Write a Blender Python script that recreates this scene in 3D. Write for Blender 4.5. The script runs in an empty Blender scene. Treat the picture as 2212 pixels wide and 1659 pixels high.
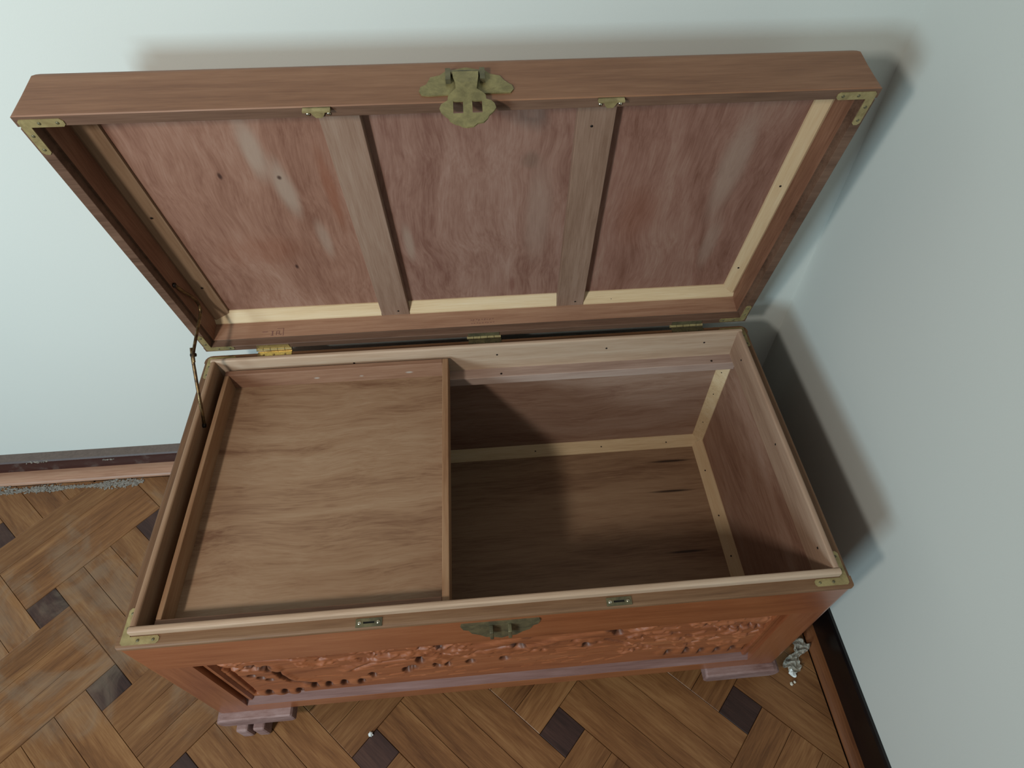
import bpy, bmesh, math, random
import numpy as np
from mathutils import Matrix, Vector, noise

random.seed(7)
SC = bpy.context.scene
COL = SC.collection

# ------------------------------------------------------------------ camera, world, lights, exposure
cam_d = bpy.data.cameras.new('camera')
cam = bpy.data.objects.new('camera', cam_d)
COL.objects.link(cam)
cam_d.sensor_width = 36.0
cam_d.lens = 36.0 * 1368.47 / 2212.0
cam_d.shift_x = -42.16 / 2212.0
cam_d.shift_y = -9.06 / 2212.0
cam_d.clip_start = 0.02
cam.location = (0.5096, -0.2970, 1.2276)
cam.rotation_euler = (math.radians(39.4085), math.radians(-0.6082), math.radians(-5.0503))
SC.camera = cam

world = bpy.data.worlds.new('room_ambient')
SC.world = world
world.use_nodes = True
bg = world.node_tree.nodes['Background']
bg.inputs['Color'].default_value = (1.0, 0.98, 0.93, 1)
bg.inputs['Strength'].default_value = 0.245


def area_light(name, loc, target, sx, sy, power, color, spread=180.0):
    d = bpy.data.lights.new(name, 'AREA')
    d.shape = 'RECTANGLE'
    d.size, d.size_y = sx, sy
    d.energy = power
    d.color = color
    d.spread = math.radians(spread)
    o = bpy.data.objects.new(name, d)
    COL.objects.link(o)
    o.location = loc
    v = Vector(target) - Vector(loc)
    o.rotation_euler = v.to_track_quat('-Z', 'Y').to_euler()
    return o


# daylight from a window to the front left of the chest, low over the floor
area_light('window_daylight', (-1.55, -2.10, 1.28), (-0.35, 0.6, 0.60), 0.62, 0.62, 31, (0.64, 0.88, 1.0), 120)
# small unseen warm light higher up on the left, set by the shadow directions
area_light('upper_left_light', (-0.33, -0.78, 1.52), (0.20, 0.6, 0.45), 0.10, 0.17, 11.8, (1.0, 0.95, 0.87), 160)

SC.view_settings.view_transform = 'Standard'
SC.view_settings.look = 'None'
SC.view_settings.gamma = 1.0
SC.view_settings.use_curve_mapping = False
SC.view_settings.exposure = 0.0

# ------------------------------------------------------------------ measures (metres)
W, D, H = 1.0, 0.511, 0.363          # chest body
FZ = -0.0793                          # floor level (chest base is z = 0)
TH = math.radians(78.49)              # lid opening angle
T = 0.0773                            # lid height
XW, YW = 1.135, 0.602                 # walls


# ------------------------------------------------------------------ material helpers
def srgb(r, g, b):
    def f(c):
        c /= 255.0
        return c / 12.92 if c <= 0.04045 else ((c + 0.055) / 1.055) ** 2.4
    return (f(r), f(g), f(b), 1.0)


class NT:
    def __init__(self, name):
        self.m = bpy.data.materials.new(name)
        self.m.use_nodes = True
        self.t = self.m.node_tree
        self.b = self.t.nodes['Principled BSDF']

    def n(self, kind, **kw):
        nd = self.t.nodes.new(kind)
        for k, v in kw.items():
            setattr(nd, k, v)
        return nd

    def l(self, a, b):
        self.t.links.new(a, b)

    def math(self, op, a, b=None, clamp=False):
        nd = self.n('ShaderNodeMath', operation=op, use_clamp=clamp)
        for i, x in enumerate((a, b)):
            if x is None:
                continue
            if isinstance(x, (int, float)):
                nd.inputs[i].default_value = x
            else:
                self.l(x, nd.inputs[i])
        return nd.outputs[0]

    def vmath(self, op, a, b=None):
        nd = self.n('ShaderNodeVectorMath', operation=op)
        for i, x in enumerate((a, b)):
            if x is None:
                continue
            if isinstance(x, tuple):
                nd.inputs[i].default_value = x
            else:
                self.l(x, nd.inputs[i])
        return nd

    def noise(self, vec, scale, detail=4, rough=0.55, dist=0.0):
        nd = self.n('ShaderNodeTexNoise')
        nd.inputs['Scale'].default_value = scale
        nd.inputs['Detail'].default_value = detail
        nd.inputs['Roughness'].default_value = rough
        nd.inputs['Distortion'].default_value = dist
        if vec is not None:
            self.l(vec, nd.inputs['Vector'])
        return nd.outputs[0]

    def ramp(self, fac, stops):
        nd = self.n('ShaderNodeValToRGB')
        els = nd.color_ramp.elements
        while len(els) < len(stops):
            els.new(0.5)
        for e, (p, c) in zip(els, stops):
            e.position = p
            e.color = c
        self.l(fac, nd.inputs[0])
        return nd.outputs[0]

    def mix(self, fac, a, b, mode='MIX'):
        nd = self.n('ShaderNodeMix', data_type='RGBA', blend_type=mode)
        for i, x in ((0, fac), (6, a), (7, b)):
            if isinstance(x, (int, float)):
                nd.inputs[i].default_value = x
            elif isinstance(x, tuple):
                nd.inputs[i].default_value = x
            else:
                self.l(x, nd.inputs[i])
        return nd.outputs[2]

    def bump(self, height, strength, dist=0.001):
        nd = self.n('ShaderNodeBump')
        nd.inputs['Strength'].default_value = strength
        nd.inputs['Distance'].default_value = dist
        self.l(height, nd.inputs['Height'])
        self.l(nd.outputs[0], self.b.inputs['Normal'])


def wood(name, dark, mid, light, axis=0, scale=9.0, stretch=9.0, fine=430.0, dist=0.6, rough=0.55,
         coat=0.0, broad=0.50, spots=(), lo=0.36, hi=0.64, var=0.0, wob=0.0, bump=0.25, spec=0.35, g=0.54, dusty=False):
    """Sawn timber: long streaks along one axis of the piece, fine fibres, optional knots and sap streaks."""
    dark, mid, light = [tuple(x * g for x in c[:3]) + (1.0,) for c in (dark, mid, light)]
    spots = [sp[:6] + (tuple(x * g for x in sp[6][:3]) + (1.0,), sp[7]) for sp in spots]
    k = NT(name)
    tc = k.n('ShaderNodeTexCoord')
    oi = k.n('ShaderNodeObjectInfo')
    off = k.vmath('SCALE', (3.7, 5.1, 7.3))
    k.l(oi.outputs['Random'], off.inputs['Scale'])
    base = tc.outputs['Object']
    vec = k.vmath('ADD', base, off.outputs[0]).outputs[0]
    if wob:
        nz = k.n('ShaderNodeTexNoise')
        nz.inputs['Scale'].default_value = 5.0
        nz.inputs['Detail'].default_value = 1.5
        k.l(vec, nz.inputs['Vector'])
        sub = k.vmath('SUBTRACT', nz.outputs[1], (0.5, 0.5, 0.5))
        sc = k.vmath('SCALE', sub.outputs[0])
        sc.inputs['Scale'].default_value = wob
        vec = k.vmath('ADD', vec, sc.outputs[0]).outputs[0]
    s1 = [1.0, 1.0, 1.0]
    s1[axis] = 1.0 / stretch
    v1 = k.vmath('MULTIPLY', vec, tuple(s1)).outputs[0]
    s2 = [1.0, 1.0, 1.0]
    s2[axis] = 1.0 / 22.0
    v2 = k.vmath('MULTIPLY', vec, tuple(s2)).outputs[0]
    n1 = k.noise(v1, scale, 4, 0.55, dist)
    n2 = k.noise(v2, fine, 3, 0.6, 0.1)
    n3 = k.noise(v1, scale * 7.0, 3, 0.6, dist * 0.6)
    f = k.math('ADD', k.math('MULTIPLY', n1, broad), k.math('MULTIPLY', n2, (1 - broad) * 0.5))
    f = k.math('ADD', f, k.math('MULTIPLY', n3, (1 - broad) * 0.5))
    c = k.ramp(f, [(lo, dark), (0.5, mid), (hi, light)])
    for (cx, cy, cz, rx, ry, rz, col, stg) in spots:
        dv = k.vmath('SUBTRACT', base, (cx, cy, cz))
        wv = k.vmath('SCALE', k.vmath('SUBTRACT', k.n('ShaderNodeTexNoise').outputs[1], (0.5, 0.5, 0.5)).outputs[0])
        nzn = wv.inputs[0].links[0].from_node.inputs[0].links[0].from_node
        nzn.inputs['Scale'].default_value = 22.0
        nzn.inputs['Detail'].default_value = 2.0
        k.l(v1, nzn.inputs['Vector'])
        wv.inputs['Scale'].default_value = min(rx, ry) * 1.1
        dv2 = k.vmath('ADD', dv.outputs[0], wv.outputs[0])
        dm = k.vmath('MULTIPLY', dv2.outputs[0], (1 / rx, 1 / ry, 1 / rz))
        ln = k.vmath('LENGTH', dm.outputs[0]).outputs['Value']
        mr = k.n('ShaderNodeMapRange', interpolation_type='SMOOTHSTEP')
        k.l(ln, mr.inputs['Value'])
        mr.inputs['From Min'].default_value = 1.0
        mr.inputs['From Max'].default_value = 0.25
        mr.inputs['To Min'].default_value = 0.0
        mr.inputs['To Max'].default_value = stg
        c = k.mix(mr.outputs[0], c, col)
    if var:
        hv = k.n('ShaderNodeHueSaturation')
        k.l(c, hv.inputs['Color'])
        vv = k.math('ADD', k.math('MULTIPLY', oi.outputs['Random'], var), 1.0 - var * 0.55)
        k.l(vv, hv.inputs['Value'])
        c = hv.outputs[0]
    if dusty:
        ge = k.n('ShaderNodeNewGeometry')
        dm = k.vmath('MULTIPLY', k.vmath('SUBTRACT', ge.outputs['Position'], (-0.36, 0.22, FZ)).outputs[0], (1 / 0.42, 1 / 0.34, 1.0))
        ln = k.vmath('LENGTH', dm.outputs[0]).outputs['Value']
        nn = k.noise(ge.outputs['Position'], 9.0, 6, 0.62, 0.8)
        mr = k.n('ShaderNodeMapRange', interpolation_type='SMOOTHSTEP')
        k.l(k.math('ADD', nn, k.math('MULTIPLY', ln, -0.22)), mr.inputs['Value'])
        mr.inputs['From Min'].default_value = 0.32
        mr.inputs['From Max'].default_value = 0.58
        mr.inputs['To Max'].default_value = 0.42
        c = k.mix(mr.outputs[0], c, srgb(128, 112, 94))
    k.l(c, k.b.inputs['Base Color'])
    k.b.inputs['Roughness'].default_value = rough
    k.b.inputs['Specular IOR Level'].default_value = spec
    if coat:
        k.b.inputs['Coat Weight'].default_value = coat
        k.b.inputs['Coat Roughness'].default_value = 0.28
    k.bump(f, bump, 0.0012)
    return k.m


def plain(name, col, rough=0.5, metal=0.0, var=0.12, scale=60.0, spec=0.4, bump=0.0):
    k = NT(name)
    tc = k.n('ShaderNodeTexCoord')
    n = k.noise(tc.outputs['Object'], scale, 4, 0.6)
    lo = tuple(x * (1 - var) for x in col[:3]) + (1,)
    hi = tuple(min(1, x * (1 + var)) for x in col[:3]) + (1,)
    k.l(k.ramp(n, [(0.3, lo), (0.7, hi)]), k.b.inputs['Base Color'])
    k.b.inputs['Roughness'].default_value = rough
    k.b.inputs['Metallic'].default_value = metal
    k.b.inputs['Specular IOR Level'].default_value = spec
    if bump:
        k.bump(n, bump, 0.001)
    return k.m


def tarnished(name, clean, dirty, rough=0.38, metal=0.85, scale=70.0, split=0.5):
    k = NT(name)
    tc = k.n('ShaderNodeTexCoord')
    n = k.noise(tc.outputs['Object'], scale, 5, 0.65, 0.4)
    c = k.ramp(n, [(split - 0.14, dirty), (split + 0.14, clean)])
    k.l(c, k.b.inputs['Base Color'])
    k.b.inputs['Metallic'].default_value = metal
    r = k.math('ADD', k.math('MULTIPLY', n, -0.3), rough + 0.17)
    k.l(r, k.b.inputs['Roughness'])
    k.bump(n, 0.25, 0.0006)
    return k.m


def wall_paint(name, col):
    k = NT(name)
    tc = k.n('ShaderNodeTexCoord')
    n = k.noise(tc.outputs['Object'], 1.7, 3, 0.5)
    f = k.noise(tc.outputs['Object'], 420.0, 3, 0.6)
    a = tuple(x * 0.965 for x in col[:3]) + (1,)
    k.l(k.ramp(n, [(0.3, a), (0.7, col)]), k.b.inputs['Base Color'])
    k.b.inputs['Roughness'].default_value = 0.72
    k.b.inputs['Specular IOR Level'].default_value = 0.25
    k.bump(f, 0.12, 0.0008)
    return k.m


def dusty_paint(name, col, dust, amount=0.8):
    """Gloss paint with dust that has settled on its upward faces, with a ragged edge."""
    k = NT(name)
    tc = k.n('ShaderNodeTexCoord')
    ge = k.n('ShaderNodeNewGeometry')
    sx = k.n('ShaderNodeSeparateXYZ')
    k.l(ge.outputs['True Normal'], sx.inputs[0])
    n = k.noise(tc.outputs['Object'], 24.0, 5, 0.65, 0.5)
    n2 = k.noise(tc.outputs['Object'], 160.0, 4, 0.6)
    up = k.n('ShaderNodeMapRange', interpolation_type='SMOOTHSTEP')
    k.l(sx.outputs[2], up.inputs['Value'])
    up.inputs['From Min'].default_value = 0.3
    up.inputs['From Max'].default_value = 0.9
    fac = k.math('MULTIPLY', up.outputs[0], amount)
    spl = k.n('ShaderNodeMapRange', interpolation_type='SMOOTHSTEP')
    k.l(n, spl.inputs['Value'])
    spl.inputs['From Min'].default_value = 0.53
    spl.inputs['From Max'].default_value = 0.66
    spl.inputs['To Max'].default_value = 0.35 * amount
    fac = k.math('MAXIMUM', fac, spl.outputs[0])
    dd = k.ramp(n2, [(0.3, tuple(x * 0.75 for x in dust[:3]) + (1,)), (0.7, dust)])
    k.l(k.mix(fac, col, dd), k.b.inputs['Base Color'])
    k.l(k.math('ADD', k.math('MULTIPLY', fac, 0.6), 0.3), k.b.inputs['Roughness'])
    return k.m


# ------------------------------------------------------------------ materials
PALE = srgb(226, 198, 160)
M = {}
M['wall'] = wall_paint('cream_wall_paint', srgb(199, 202, 196))
M['base_maroon'] = dusty_paint('maroon_gloss_paint', srgb(46, 16, 15), srgb(112, 98, 90), 0.85)
M['base_black'] = dusty_paint('black_gloss_paint', srgb(9, 6, 7), srgb(22, 18, 18), 0.3)
M['trim_wood'] = wood('trim_wood', srgb(176, 126, 96), srgb(210, 160, 130), srgb(226, 182, 150), 0, 14, 10, rough=0.45)
M['trim_wood_y'] = wood('border_strip_wood', srgb(120, 70, 38), srgb(150, 92, 52), srgb(172, 112, 66), 1, 14, 10, rough=0.5)
M['plank'] = wood('parquet_plank_wood', srgb(122, 76, 40), srgb(164, 110, 64), srgb(196, 142, 90), 0, 22, 9, fine=520,
                  rough=0.5, var=0.22, coat=0.1, wob=0.01, spec=0.3, dusty=True, g=0.49)
M['dark_tile'] = wood('parquet_dark_wood', srgb(44, 26, 22), srgb(68, 44, 38), srgb(88, 60, 50), 0, 24, 9, rough=0.55, var=0.3, dusty=True, g=0.7)
M['subfloor'] = plain('subfloor_pitch', srgb(46, 30, 20), 0.8)

M['lacquer'] = wood('orange_lacquered_camphor', srgb(140, 72, 38), srgb(176, 99, 58), srgb(198, 122, 78), 0, 10, 12, rough=0.34,
                    coat=0.55, bump=0.08, spec=0.5)
M['lacquer_z'] = wood('orange_lacquered_camphor_upright', srgb(140, 72, 40), srgb(172, 98, 60), srgb(194, 121, 80), 2, 10, 12, rough=0.34,
                      coat=0.55, bump=0.08, spec=0.5)
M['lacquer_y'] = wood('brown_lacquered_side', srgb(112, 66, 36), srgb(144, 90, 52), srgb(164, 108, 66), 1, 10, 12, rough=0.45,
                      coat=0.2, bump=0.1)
M['carved'] = wood('carved_camphor', srgb(146, 78, 42), srgb(186, 108, 64), srgb(208, 132, 86), 0, 10, 8, rough=0.55, coat=0.05, bump=0.1,
                   spec=0.5)
def darken_cuts(m, col, amount):
    """Mix a dark brown into the deepest cuts of the carving."""
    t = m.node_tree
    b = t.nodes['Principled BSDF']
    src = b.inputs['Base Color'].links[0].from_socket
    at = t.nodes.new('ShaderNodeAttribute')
    at.attribute_name = 'cut_tone'
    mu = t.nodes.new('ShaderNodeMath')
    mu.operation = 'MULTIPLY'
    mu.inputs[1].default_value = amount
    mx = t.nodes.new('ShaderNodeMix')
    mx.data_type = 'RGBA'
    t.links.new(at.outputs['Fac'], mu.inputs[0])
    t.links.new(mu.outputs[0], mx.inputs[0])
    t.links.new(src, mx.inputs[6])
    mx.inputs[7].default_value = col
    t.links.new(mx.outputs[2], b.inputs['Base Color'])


darken_cuts(M['carved'], srgb(44, 22, 14), 0.92)
M['rim'] = wood('worn_rim_wood', srgb(108, 74, 48), srgb(144, 104, 72), srgb(166, 126, 92), 0, 16, 14, rough=0.6)
M['rim_lid'] = wood('lid_rim_wood', srgb(98, 68, 50), srgb(128, 94, 74), srgb(148, 112, 90), 0, 16, 14, rough=0.6)
M['rim_y'] = wood('worn_rim_wood_side', srgb(104, 70, 44), srgb(138, 98, 66), srgb(158, 118, 84), 1, 16, 14, rough=0.6)
M['lining'] = wood('pale_lining_board', srgb(176, 142, 114), srgb(204, 172, 144), srgb(220, 192, 166), 0, 12, 14, rough=0.62, g=0.66)
M['lining_y'] = wood('pale_lining_board_side', srgb(164, 128, 104), srgb(190, 154, 128), srgb(206, 174, 148), 1, 12, 14, rough=0.62, g=0.62)
M['pale'] = wood('cream_batten', srgb(202, 168, 126), srgb(224, 194, 152), srgb(234, 210, 174), 0, 10, 14, rough=0.65, bump=0.1, g=0.74)
M['pale_y'] = wood('cream_batten_side', srgb(196, 160, 118), srgb(216, 182, 140), srgb(228, 200, 160), 1, 10, 14, rough=0.65, bump=0.1, g=0.72)
M['tan_y'] = wood('tan_batten', srgb(158, 122, 92), srgb(184, 148, 116), srgb(200, 166, 134), 1, 14, 14, rough=0.65)
M['brace'] = wood('greyish_brace_board', srgb(150, 114, 92), srgb(176, 140, 118), srgb(192, 160, 138), 1, 20, 12, fine=520, rough=0.65)
M['lid_band'] = wood('lid_front_board', srgb(134, 88, 60), srgb(162, 112, 80), srgb(182, 132, 98), 0, 16, 14, fine=480, rough=0.5, coat=0.1)
M['lid_side'] = wood('lid_side_board', srgb(128, 82, 60), srgb(162, 112, 86), srgb(188, 140, 112), 1, 11, 9, rough=0.55, wob=0.02)
M['lid_back'] = wood('lid_hinge_board', srgb(166, 116, 88), srgb(196, 148, 118), srgb(214, 170, 138), 0, 14, 14, rough=0.6)
KN = srgb(70, 40, 32)
SAP = srgb(198, 172, 152)
RED = srgb(160, 94, 66)
M['panel_a'] = wood('lid_panel_left', srgb(148, 100, 80), srgb(178, 130, 108), srgb(198, 154, 132), 1, 12, 6, dist=1.2, rough=0.6, wob=0.06, spots=[
    (0.215, -0.40, .06, 0.020, 0.075, .05, SAP, 0.75), (0.236, -0.33, .06, 0.020, 0.075, .05, SAP, 0.75),
    (0.262, -0.22, .06, 0.014, 0.06, .05, SAP, 0.5), (0.297, -0.32, .06, 0.012, 0.11, .05, RED, 0.6), (0.16, -0.20, .06, 0.09, 0.05, .05, RED, 0.30),
    (0.156, -0.356, .06, 0.0042, 0.009, .05, KN, 0.9), (0.234, -0.350, .06, 0.0045, 0.0055, .05, KN, 0.85), (0.201, -0.155, .06, 0.0042, 0.008, .05, KN, 0.9)])
M['panel_b'] = wood('lid_panel_middle', srgb(146, 100, 84), srgb(174, 130, 112), srgb(192, 152, 134), 1, 14, 5, dist=1.4, rough=0.6, wob=0.06, spots=[
    (0.39, -0.20, .06, 0.012, 0.06, .05, SAP, 0.55), (0.60, -0.25, .06, 0.03, 0.14, .05, srgb(184, 152, 134), 0.5),
    (0.584, -0.361, .06, 0.022, 0.024, .05, srgb(120, 100, 84), 0.4), (0.558, -0.075, .06, 0.008, 0.03, .05, srgb(140, 84, 70), 0.6)])
M['panel_c'] = wood('lid_panel_right', srgb(142, 94, 76), srgb(170, 122, 104), srgb(188, 146, 126), 1, 13, 6, dist=1.3, rough=0.6, wob=0.06, spots=[
    (0.885, -0.33, .06, 0.03, 0.15, .05, SAP, 0.45), (0.90, -0.16, .06, 0.02, 0.09, .05, SAP, 0.35), (0.76, -0.24, .06, 0.05, 0.09, .05, RED, 0.25)])
M['tray_floor'] = wood('tray_floor_board', srgb(150, 108, 80), srgb(188, 148, 114), srgb(204, 168, 134), 0, 20, 11, dist=0.9, rough=0.55, wob=0.05)
SCF = srgb(226, 216, 204)
M['tray_wall'] = wood('tray_wall_board', srgb(150, 104, 80), srgb(178, 132, 104), srgb(196, 154, 126), 0, 18, 12, rough=0.58, spots=[
    (0.195, 0.469, .334, 0.007, 0.02, .003, SCF, 0.7), (0.275, 0.469, .332, 0.005, 0.02, .003, SCF, 0.5), (0.362, 0.469, .334, 0.009, 0.02, .0035, SCF, 0.7)])
M['tray_wall_y'] = wood('tray_wall_board_side', srgb(160, 112, 76), srgb(188, 142, 104), srgb(204, 164, 126), 1, 18, 12, rough=0.58)
STR = srgb(52, 34, 26)
M['chest_floor'] = wood('chest_floor_board', srgb(138, 100, 74), srgb(178, 140, 108), srgb(196, 160, 126), 0, 16, 13, dist=0.5, rough=0.55, wob=0.02, spots=[
    (0.900, 0.437, .01, 0.065, 0.0045, .05, STR, 0.9), (0.888, 0.3625, .01, 0.065, 0.0045, .05, STR, 0.9), (0.887, 0.222, .01, 0.058, 0.0045, .05, STR, 0.9)])
M['inner_x'] = wood('inner_panel_back', srgb(158, 114, 94), srgb(192, 152, 128), srgb(210, 174, 152), 0, 13, 9, dist=0.9, rough=0.58, wob=0.05)
M['inner_y'] = wood('inner_panel_side', srgb(150, 104, 84), srgb(184, 140, 116), srgb(202, 162, 140), 1, 12, 7, dist=1.0, rough=0.58, wob=0.05)
M['rail'] = wood('tray_rail_wood', srgb(170, 138, 122), srgb(196, 166, 150), srgb(210, 184, 168), 0, 14, 12, rough=0.6, g=0.66)
M['lining_l'] = wood('shaded_tan_lining_board', srgb(150, 112, 84), srgb(176, 138, 106), srgb(194, 158, 126), 1, 12, 14, rough=0.62, g=0.60)  # browner left board, the shade on its inner face put into the colour
M['ledge'] = wood('mauve_ledge_wood', srgb(120, 84, 76), srgb(150, 112, 104), srgb(170, 134, 128), 0, 14, 10, rough=0.42, coat=0.25, g=0.6)  # mauve-grey brown tone for the sloping rail edge
M['foot'] = wood('dusty_foot_wood', srgb(122, 88, 82), srgb(156, 124, 118), srgb(176, 148, 144), 0, 30, 3, rough=0.6, g=0.72)
M['brass'] = tarnished('tarnished_brass_sheet', srgb(150, 138, 92), srgb(116, 106, 70), 0.45, 0.45, 55)
M['brass_dark'] = tarnished('dark_brass_sheet', srgb(112, 104, 76), srgb(78, 74, 56), 0.45, 0.45, 60)
M['brass_bright'] = tarnished('polished_brass', srgb(168, 150, 104), srgb(128, 110, 70), 0.28, 0.75, 40, 0.35)
M['bracket'] = tarnished('brass_bracket', srgb(166, 150, 104), srgb(132, 116, 78), 0.45, 0.4, 60)
M['steel'] = tarnished('bright_screw_steel', srgb(214, 208, 190), srgb(150, 140, 118), 0.25, 1.0)
M['stay'] = tarnished('bronze_stay', srgb(132, 108, 72), srgb(60, 44, 32), 0.36, 0.8, 90)
M['iron'] = plain('dark_iron', srgb(34, 28, 24), 0.5, 0.6)
M['slot'] = plain('slot_shade_fill', srgb(10, 8, 6), 0.9)
M['ink'] = plain('purple_stamp_ink', srgb(112, 76, 66), 0.8)
M['dust'] = plain('grey_dust', srgb(126, 120, 112), 0.95, var=0.3, scale=140)
M['paper'] = plain('white_scrap', srgb(214, 218, 216), 0.6)
M['crumb'] = plain('white_crumb', srgb(206, 200, 184), 0.7)


def plastic_mat():
    k = NT('crumpled_clear_plastic')
    k.b.inputs['Base Color'].default_value = srgb(216, 214, 202)
    k.b.inputs['Roughness'].default_value = 0.12
    k.b.inputs['Transmission Weight'].default_value = 0.6
    k.b.inputs['IOR'].default_value = 1.35
    return k.m


M['plastic'] = plastic_mat()


# ------------------------------------------------------------------ geometry helpers
def box(bm, x0, x1, y0, y1, z0, z1):
    vs = [bm.verts.new(p) for p in ((x0, y0, z0), (x1, y0, z0), (x1, y1, z0), (x0, y1, z0),
                                    (x0, y0, z1), (x1, y0, z1), (x1, y1, z1), (x0, y1, z1))]
    fs = [(3, 2, 1, 0), (4, 5, 6, 7), (0, 1, 5, 4), (1, 2, 6, 5), (2, 3, 7, 6), (3, 0, 4, 7)]
    return [bm.faces.new([vs[i] for i in f]) for f in fs]


def prism(bm, pts, a0, a1, fn):
    """Extrude the 2-D outline pts between a0 and a1; fn(u, v, a) gives the 3-D point."""
    lo = [bm.verts.new(fn(u, v, a0)) for u, v in pts]
    hi = [bm.verts.new(fn(u, v, a1)) for u, v in pts]
    n = len(pts)
    bm.faces.new(lo[::-1])
    bm.faces.new(hi)
    for i in range(n):
        j = (i + 1) % n
        bm.faces.new((lo[i], lo[j], hi[j], hi[i]))


def tube(bm, path, r, seg=10):
    """Round bar along a polyline; r is a number or a list."""
    path = [Vector(p) for p in path]
    rings = []
    up = Vector((0.31, 0.2, 0.93))
    for i, p in enumerate(path):
        t = (path[min(i + 1, len(path) - 1)] - path[max(i - 1, 0)]).normalized()
        a = t.cross(up).normalized()
        b = t.cross(a).normalized()
        rr = r[i] if isinstance(r, (list, tuple)) else r
        rings.append([bm.verts.new(p + a * (rr * math.cos(q)) + b * (rr * math.sin(q)))
                      for q in [2 * math.pi * s / seg for s in range(seg)]])
    for a, b in zip(rings, rings[1:]):
        for s in range(seg):
            bm.faces.new((a[s], a[(s + 1) % seg], b[(s + 1) % seg], b[s]))
    bm.faces.new(rings[0][::-1])
    bm.faces.new(rings[-1])


def spline(pts, n=10):
    out = []
    P = [Vector(p) for p in pts]
    for i in range(len(P) - 1):
        p0, p1, p2, p3 = P[max(i - 1, 0)], P[i], P[i + 1], P[min(i + 2, len(P) - 1)]
        for s in range(n):
            t = s / n
            out.append(0.5 * ((2 * p1) + (p2 - p0) * t + (2 * p0 - 5 * p1 + 4 * p2 - p3) * t * t
                              + (3 * p1 - p0 - 3 * p2 + p3) * t ** 3))
    out.append(P[-1])
    return out


def bev(bm, width, seg=2, sel=None):
    bm.normal_update()
    es = [e for e in bm.edges if sel is None or sel(e)]
    bmesh.ops.bevel(bm, geom=es, offset=width, segments=seg, profile=0.5, affect='EDGES', clamp_overlap=True)


def obj(name, bm, mat, parent=None, inverse=True, smooth=False):
    bmesh.ops.recalc_face_normals(bm, faces=bm.faces)
    me = bpy.data.meshes.new(name)
    bm.to_mesh(me)
    bm.free()
    if smooth:
        for p in me.polygons:
            p.use_smooth = True
    me.materials.append(mat)
    o = bpy.data.objects.new(name, me)
    COL.objects.link(o)
    if parent is not None:
        o.parent = parent
        if inverse:
            o.matrix_parent_inverse = parent['_m'] if False else INV.get(parent.name, Matrix())
    return o


INV = {}


def tag(o, label=None, cat=None, group=None, kind=None):
    if label:
        o['label'] = label
    if cat:
        o['category'] = cat
    if group:
        o['group'] = group
    if kind:
        o['kind'] = kind
    return o


def thing(name, loc, label, cat, group=None):
    o = bpy.data.objects.new(name, None)
    o.empty_display_size = 0.05
    COL.objects.link(o)
    o.location = loc
    INV[o.name] = Matrix.Translation(-Vector(loc))
    return tag(o, label, cat, group)


def board(name, mat, parent, b, bevel=0.0012, seg=2, sel=None, inverse=True):
    bm = bmesh.new()
    box(bm, *b)
    if bevel:
        bev(bm, bevel, seg, sel)
    return obj(name, bm, mat, parent, inverse)


# ------------------------------------------------------------------ the room
bm = bmesh.new()
box(bm, -2.6, XW + 0.12, YW, YW + 0.12, FZ - 0.02, 2.5)
tag(obj('wall_back', bm, M['wall']), 'cream painted wall behind the open chest', kind='structure')
bm = bmesh.new()
box(bm, XW, XW + 0.12, -2.4, YW, FZ - 0.02, 2.5)
tag(obj('wall_right', bm, M['wall']), 'cream painted wall at the right of the chest', kind='structure')
bm = bmesh.new()
box(bm, -2.6, XW, -2.4, YW, FZ - 0.06, FZ - 0.006)
floor = tag(obj('floor', bm, M['subfloor']), 'wooden parquet floor with dark square insets', kind='structure')

bm = bmesh.new()
prism(bm, [(YW, FZ), (YW - 0.0235, FZ), (YW - 0.0235, -0.032), (YW - 0.021, -0.028), (YW, -0.027)], -2.6, XW - 0.008,
      lambda u, v, a: (a, u, v))
tag(obj('baseboard_back', bm, M['base_maroon']), 'dusty maroon baseboard under the left wall', kind='structure')
bm = bmesh.new()
prism(bm, [(XW, FZ), (XW - 0.0075, FZ), (XW - 0.0075, 0.003), (XW - 0.005, 0.0085), (XW, 0.0085)], -2.4, YW - 0.0235,
      lambda u, v, a: (u, a, v))
tag(obj('baseboard_right', bm, M['base_black']), 'black baseboard along the right wall', kind='structure')
# quarter-round strips between floor and baseboards
bm = bmesh.new()
q = [(0, 0)] + [(0.030 * math.cos(a), 0.013 * math.sin(a)) for a in [math.pi / 2 * i / 6 for i in range(7)]]
prism(bm, [(YW - 0.0235 - u, FZ + v) for u, v in q], -2.6, XW - 0.0075, lambda u, v, a: (a, u, v))
tag(obj('trim_1', bm, M['trim_wood']), 'pale orange wood strip in front of the maroon baseboard', kind='structure')
bm = bmesh.new()
q = [(0, 0)] + [(0.021 * math.cos(a), 0.009 * math.sin(a)) for a in [math.pi / 2 * i / 6 for i in range(7)]]
prism(bm, [(XW - 0.0075 - u, FZ + v) for u, v in q], -2.4, YW - 0.053, lambda u, v, a: (u, a, v))
tag(obj('trim_2', bm, M['trim_wood_y']), 'brown wood strip in front of the black baseboard', kind='structure')

# ---- parquet: blocks of three planks laid in a basket weave, a dark square at every crossing
U = 0.05975
ang = math.radians(-43.65)
PV = Vector((math.cos(ang), math.sin(ang)))
QV = Vector((-PV.y, PV.x))
O2 = Vector((-0.248, 0.084)) - 0.5 * U * (PV + QV)
XMAX, YMAX, XMIN, YMIN = XW - 0.0305, YW - 0.0545, -1.10, -0.62


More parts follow.
